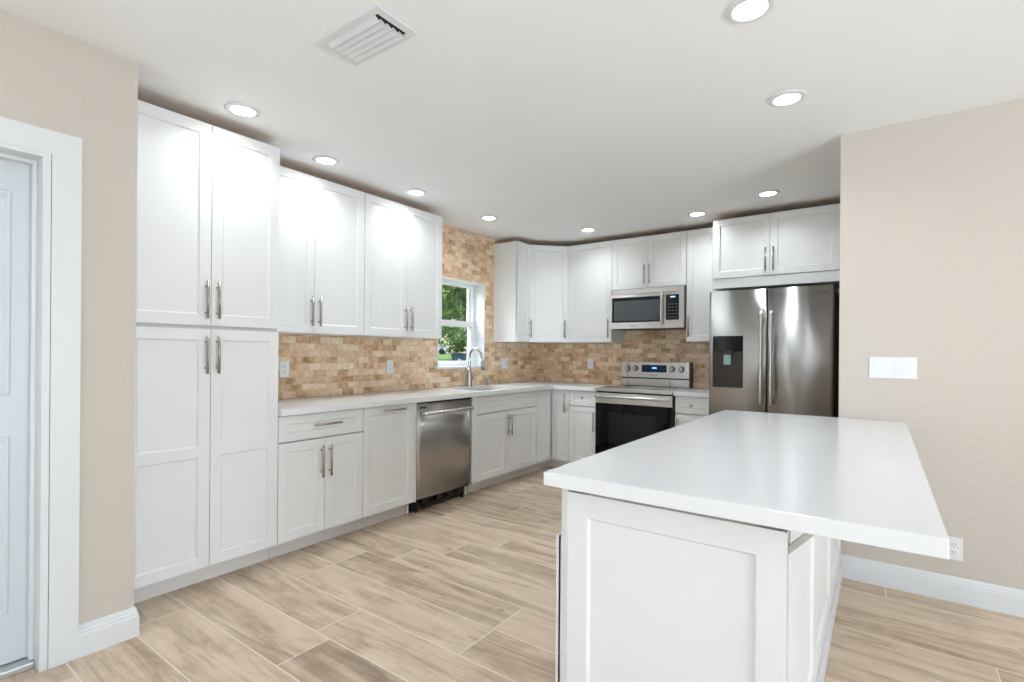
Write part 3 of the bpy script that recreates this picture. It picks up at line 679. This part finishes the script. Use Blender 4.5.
dz0, dz1, dx0, dx1 = .985, 1.418, .042, .282
bm = bmesh.new()
rdoor(bm, 0, mx-.003, .70, H_, .03, .008, b=.018, yf=-.79)
ld = mesh_obj('door', bm, FRS, t); ld['label'] = 'left steel door with the dispenser'
bm = bmesh.new(); rdoor(bm, mx+.003, w, .70, H_, .008, .03, b=.018, yf=-.79); rd = mesh_obj('door', bm, FRS, t); rd['label'] = 'right steel door'
bm = bmesh.new(); rdoor(bm, 0, w, .06, .69, .03, .03, b=.008); fd = mesh_obj('freezer_drawer', bm, FRS, t)
badge(rd, 'SAMSUNG', .022, (.83, -.8025, 1.745), FR, INK)
for par, x in ((ld, mx-.035), (rd, mx+.038)):
    bm = bmesh.new(); tube(bm, [(x, -.800, .865), (x, -.84, .870), (x, -.850, .89)]+[(x, -.852-.006*math.sin(PI*k/8), .90+.665*k/8) for k in range(9)]+[(x, -.850, 1.58), (x, -.84, 1.603), (x, -.800, 1.608)], .0135, 14); o = mesh_obj('handle', bm, STEELV, par); o['label'] = 'long upright steel handle'
bm = bmesh.new(); tube(bm, [(.08, -.80, .60), (.085, -.845, .60), (.11, -.855, .60), (w-.11, -.855, .60), (w-.085, -.845, .60), (w-.08, -.80, .60)], .0135, 14); mesh_obj('handle', bm, STEELV, fd)
# dispenser: frame standing proud with a hollow niche
bm = bmesh.new(); yo, yi = -.8155, -.79
split = 1.285
box(bm, dx0, dx1, yo, yi, split, dz1, .002)
dp_ = mesh_obj('dispenser_panel', bm, BLACKG, ld)
bm = bmesh.new(); box(bm, dx0, dx0+.008, yo, yi, dz0, split-.001); box(bm, dx1-.008, dx1, yo, yi, dz0, split-.001); box(bm, dx0+.008, dx1-.008, yo, yi, dz0, dz0+.010); box(bm, dx0+.008, dx1-.008, -.8125, yi, dz0+.010, split-.001)
ni = mesh_obj('dispenser_niche', bm, DISPIN, ld)
bm = bmesh.new(); box(bm, .125, .20, -.832, -.812, 1.262, 1.30, .006); mesh_obj('nozzle', bm, BLACKP, dp_)
bm = bmesh.new(); box(bm, .132, .192, -.826, -.810, 1.175, 1.262, .006); mesh_obj('paddle', bm, PADDLE, ni)
bm = bmesh.new(); box(bm, .06, .264, -.828, -.810, .992, 1.004, .003); mesh_obj('drip_tray', bm, BLACKP, ni)

# ------------------------------------------------------------------ peninsula
PX0, PX1, PY0, PY1 = 2.697, 3.307, -3.982, -1.935
t = thing('peninsula_cabinet', 'white panelled peninsula cabinet standing against the beige wall end', 'cabinet', (PX0, PY0, 0))
W_, L_ = PX1-PX0, PY1-PY0
bm = bmesh.new(); box(bm, 0, W_, .0, L_, .0015, .8655, mi=0); mesh_obj('body', bm, [WHITE], t)
bm = bmesh.new(); shaker(bm, .030, W_+.0225, .10, .838, -.02, .0198, st=.068); box(bm, .032, W_+.0225, -.026, 0, .0015, .105, .002); ep = mesh_obj('end_panel', bm, WHITE, t)
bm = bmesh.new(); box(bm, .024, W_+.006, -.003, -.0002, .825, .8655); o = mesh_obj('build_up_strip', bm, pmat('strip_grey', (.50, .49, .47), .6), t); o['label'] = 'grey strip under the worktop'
# dining side: three shaker panels and a base strip
for k in range(3):
    bm = bmesh.new(); shaker(bm, .0, L_/3, .112, .858, 0, .0195, st=.075, g=0 if 0 else .001); o = mesh_obj('side_panel', bm, WHITE, t); o.location = (W_+.0198, k*L_/3, 0); o.rotation_euler = (0, 0, R90)
bm = bmesh.new(); box(bm, W_+.0002, W_+.028, -.0, L_, .0015, .11, .003); mesh_obj('base_strip', bm, TRIM, t)
# kitchen side: doors
nd = 5
for k in range(nd):
    bm = bmesh.new(); shaker(bm, 0, L_/nd, .108, .69, 0, .0195); o = mesh_obj('door', bm, WHITE, t); o.location = (-.0198, (k+1)*L_/nd, 0); o.rotation_euler = (0, 0, -R90)
bm = bmesh.new()
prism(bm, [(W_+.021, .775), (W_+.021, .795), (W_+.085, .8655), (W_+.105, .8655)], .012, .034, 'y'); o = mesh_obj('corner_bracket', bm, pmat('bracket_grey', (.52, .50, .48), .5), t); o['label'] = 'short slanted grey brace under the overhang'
bm = bmesh.new(); box(bm, 2.690, 3.617, -4.080, -1.903, .866, .906, .003)
tag(mesh_obj('peninsula_countertop', bm, QUARTZ), 'large white quartz slab overhanging the peninsula in the foreground', 'countertop')

# ------------------------------------------------------------------ ceiling fixtures
def can(label, x, y):
    t = thing('recessed_light', label, 'ceiling light', (x, y, CEIL))
    bm = bmesh.new(); lathe(bm, [(.085, -.0005), (.085, -.003), (.078, -.007), (.060, -.009), (.058, -.006), (.058, -.0005)], (0, 0, 0), 40); mesh_obj('trim_ring', bm, TRIM, t)
    bm = bmesh.new(); lathe(bm, [(.057, -.001), (.057, -.0075), (.052, -.0085)], (0, 0, 0), 40); mesh_obj('lens', bm, LENS, t)
    l = lamp('lamp', 'AREA', CAN_POWER, (0, 0, -.012), (0, 0, -1), (.86, .94, 1), shape='DISK', size=.11); l.parent = t; l.data.spread = math.radians(140)
can('round recessed ceiling light in front of the tall pantry', .784, -4.028)
can('round recessed ceiling light above the wall cabinet beside the pantry', .528, -3.358)
can('round recessed ceiling light in front of the wall cabinet nearest the window', .523, -2.548)
can('round recessed ceiling light in front of the sink window', .527, -1.627)
can('round recessed ceiling light near the diagonal corner cabinet', 1.076, -.698)
can('round recessed ceiling light in front of the microwave', 2.158, -.688)
can('round recessed ceiling light just in front of the cabinet over the refrigerator', 2.781, -.976)
can('round recessed ceiling light above the far half of the peninsula', 3.123, -2.553)
can('round recessed ceiling light above the near half of the peninsula, at the top edge', 3.111, -3.364)
t = thing('air_vent', 'white louvred air vent in the ceiling', 'vent', (1.82, -4.06, CEIL))
a, b = .195, .102
bm = bmesh.new(); ring2 = [(-a, a, -b, -b+.03), (-a, a, b-.03, b), (-a, -a+.035, -b+.03, b-.03), (a-.035, a, -b+.03, b-.03)]
for r in ring2: box(bm, r[0], r[1], r[2], r[3], -.008, -.0005, .0015)
mesh_obj('frame', bm, TRIM, t)
bm = bmesh.new(); box(bm, -a+.036, a-.036, -b+.031, b-.031, -.0025, -.0005); mesh_obj('duct_shade_plate', bm, DARKIN, t)  # no duct is cut, a dark plate paints the shade behind the louvres
for k in range(5):
    y = -b+.040+k*.0305; bm = bmesh.new(); prism(bm, [(y-.010, -.003), (y-.008, -.003), (y+.017, -.016), (y+.015, -.0165)], -a+.037, a-.052, 'x'); mesh_obj('louvre', bm, TRIM, t)

# ------------------------------------------------------------------ outdoors seen through the sink window
bm = bmesh.new(); n_ = 24
prof = [(-.3, -.15), (-8, -.12), (-14, .1), (-22, .75), (-30, 1.02), (-70, 1.10)]
for (xa, za), (xb, zb) in zip(prof, prof[1:]):
    q = [bm.verts.new(p) for p in ((xa, -10, za), (xa, 90, za), (xb, 90, zb), (xb, -10, zb))]; bm.faces.new(q)
bmesh.ops.remove_doubles(bm, verts=bm.verts, dist=.001)
g_ = mesh_obj('ground', bm, GRASS); g_['kind'] = 'structure'; g_['label'] = 'sunny lawn outside the window'
def gz(x):
    for (xa, za), (xb, zb) in zip(prof, prof[1:]):
        if xb <= x <= xa: return za+(zb-za)*(x-xa)/(xb-xa)
    return 1.1
def tree(label, x, y, r, zc, mat, n, seed, leaf=.22, sq=.8):
    t = thing('tree', label, 'tree', (x, y, gz(x)-.02)); rnd = random.Random(seed); z0 = gz(x)
    bm = bmesh.new(); tube(bm, [(0, 0, 0), (.05, .03, (zc-z0)*.5), (0, .1, zc-z0)], [.16, .12, .07], 10)
    for k in range(7):
        a = k*2.4; tube(bm, [(0, .05, (zc-z0)*(.55+.05*k)), (math.cos(a)*r*.35, math.sin(a)*r*.35, (zc-z0)*(.7+.04*k)), (math.cos(a)*r*.7, math.sin(a)*r*.7, (zc-z0)*(.85+.05*k))], [.06, .04, .015], 7)
    mesh_obj('trunk', bm, BARK, t)
    bm = bmesh.new(); cl = []
    for k in range(34):
        a = rnd.uniform(0, 2*PI); c = rnd.uniform(-1, 1); s_ = math.sqrt(1-c*c); q = r*rnd.uniform(.45, 1)
        cl.append(Vector((q*s_*math.cos(a), q*s_*math.sin(a), zc-z0+q*c*sq)))
    for k in range(n):
        c = rnd.choice(cl); d = Vector((rnd.gauss(0, 1), rnd.gauss(0, 1), rnd.gauss(0, 1))).normalized()*r*.30*rnd.uniform(.3, 1)
        p = c+d; u = Vector((rnd.gauss(0, 1), rnd.gauss(0, 1), rnd.gauss(0, .6))).normalized(); v = u.orthogonal().normalized(); v = (v+u.cross(v)*rnd.uniform(-1, 1)).normalized()
        s1 = leaf*rnd.uniform(.5, 1); s2 = s1*.45
        bm.faces.new([bm.verts.new(p-u*s1), bm.verts.new(p-v*s2), bm.verts.new(p+u*s1), bm.verts.new(p+v*s2)])
    mesh_obj('foliage', bm, mat, t)
tree('dark green tree nearest the sink window, filling the upper pane', -7.5, 9.2, 2.9, 4.3, LEAF3, 9000, 3, .17)
tree('pale leafy tree standing behind the blue bin', -18.0, 21.4, 4.0, 4.6, LEAF2, 7000, 5, .26)
tree('mid green tree far across the lawn', -33.0, 38.5, 5.0, 5.6, LEAF, 7000, 8, .42)
tree('mid green tree behind the parked car at the left of the view', -54.0, 50.0, 7.5, 7.0, LEAF, 5200, 11, .42)
# wheeled bin
bxx, byy = -13.0, 13.15
t = thing('wheeled_bin', 'dark blue wheeled rubbish bin on the lawn outside', 'bin', (bxx, byy, gz(bxx)), math.radians(-42+90)); 
bm = bmesh.new(); zt = 1.18-gz(bxx); A = [(-.26, -.24), (.26, -.24), (.26, .26), (-.26, .26)]; B = [(-.34, -.31), (.34, -.31), (.34, .34), (-.34, .34)]
va = [bm.verts.new((x, y, .03)) for x, y in A]; vb = [bm.verts.new((x, y, zt)) for x, y in B]; bm.faces.new(va); bm.faces.new(vb)
for k in range(4): bm.faces.new((va[k], va[(k+1) % 4], vb[(k+1) % 4], vb[k]))
mesh_obj('body', bm, BINM, t)
bm = bmesh.new(); box(bm, -.36, .36, -.34, .38, zt, zt+.06, .02); mesh_obj('lid', bm, BINM, t)
bm = bmesh.new(); lathe(bm, [(.10, 0), (.10, .004), (.08, .004)], (0, -.292, zt*.72), 24, 'Y'); o = mesh_obj('emblem', bm, pmat('pale_emblem', (.25, .40, .5), .5), t); o['label'] = 'round pale emblem'
for s_ in (-1, 1):
    bm = bmesh.new(); cyl(bm, (s_*.30, .27, .12), (s_*.26, .27, .12), .12); mesh_obj('wheel', bm, RUB, t)
# parked car
cxx, cyy = -39.3, 37.7
t = thing('car', 'pale blue car parked beyond the lawn', 'car', (cxx, cyy, gz(cxx)), math.radians(38))
bm = bmesh.new(); prism(bm, [(-2.2, .35), (2.2, .35), (2.25, .75), (1.3, .95), (.7, 1.42), (-1.1, 1.45), (-1.8, 1.0), (-2.25, .95)], -.85, .85, 'y')
bmesh.ops.bevel(bm, geom=list(bm.edges), offset=.08, segments=2, affect='EDGES'); mesh_obj('body', bm, CARP, t)
for y in (-.862, .862):
    bm = bmesh.new(); prism(bm, [(-1.5, 1.0), (1.05, .98), (.62, 1.34), (-1.02, 1.36)], y-.006, y+.006, 'y'); mesh_obj('side_window', bm, BLACKG, t)
for x in (-1.4, 1.4):
    for y in (-.8, .8):
        bm = bmesh.new(); cyl(bm, (x, y-.1, .33), (x, y+.1, .33), .33, seg=24); mesh_obj('wheel', bm, RUB, t)
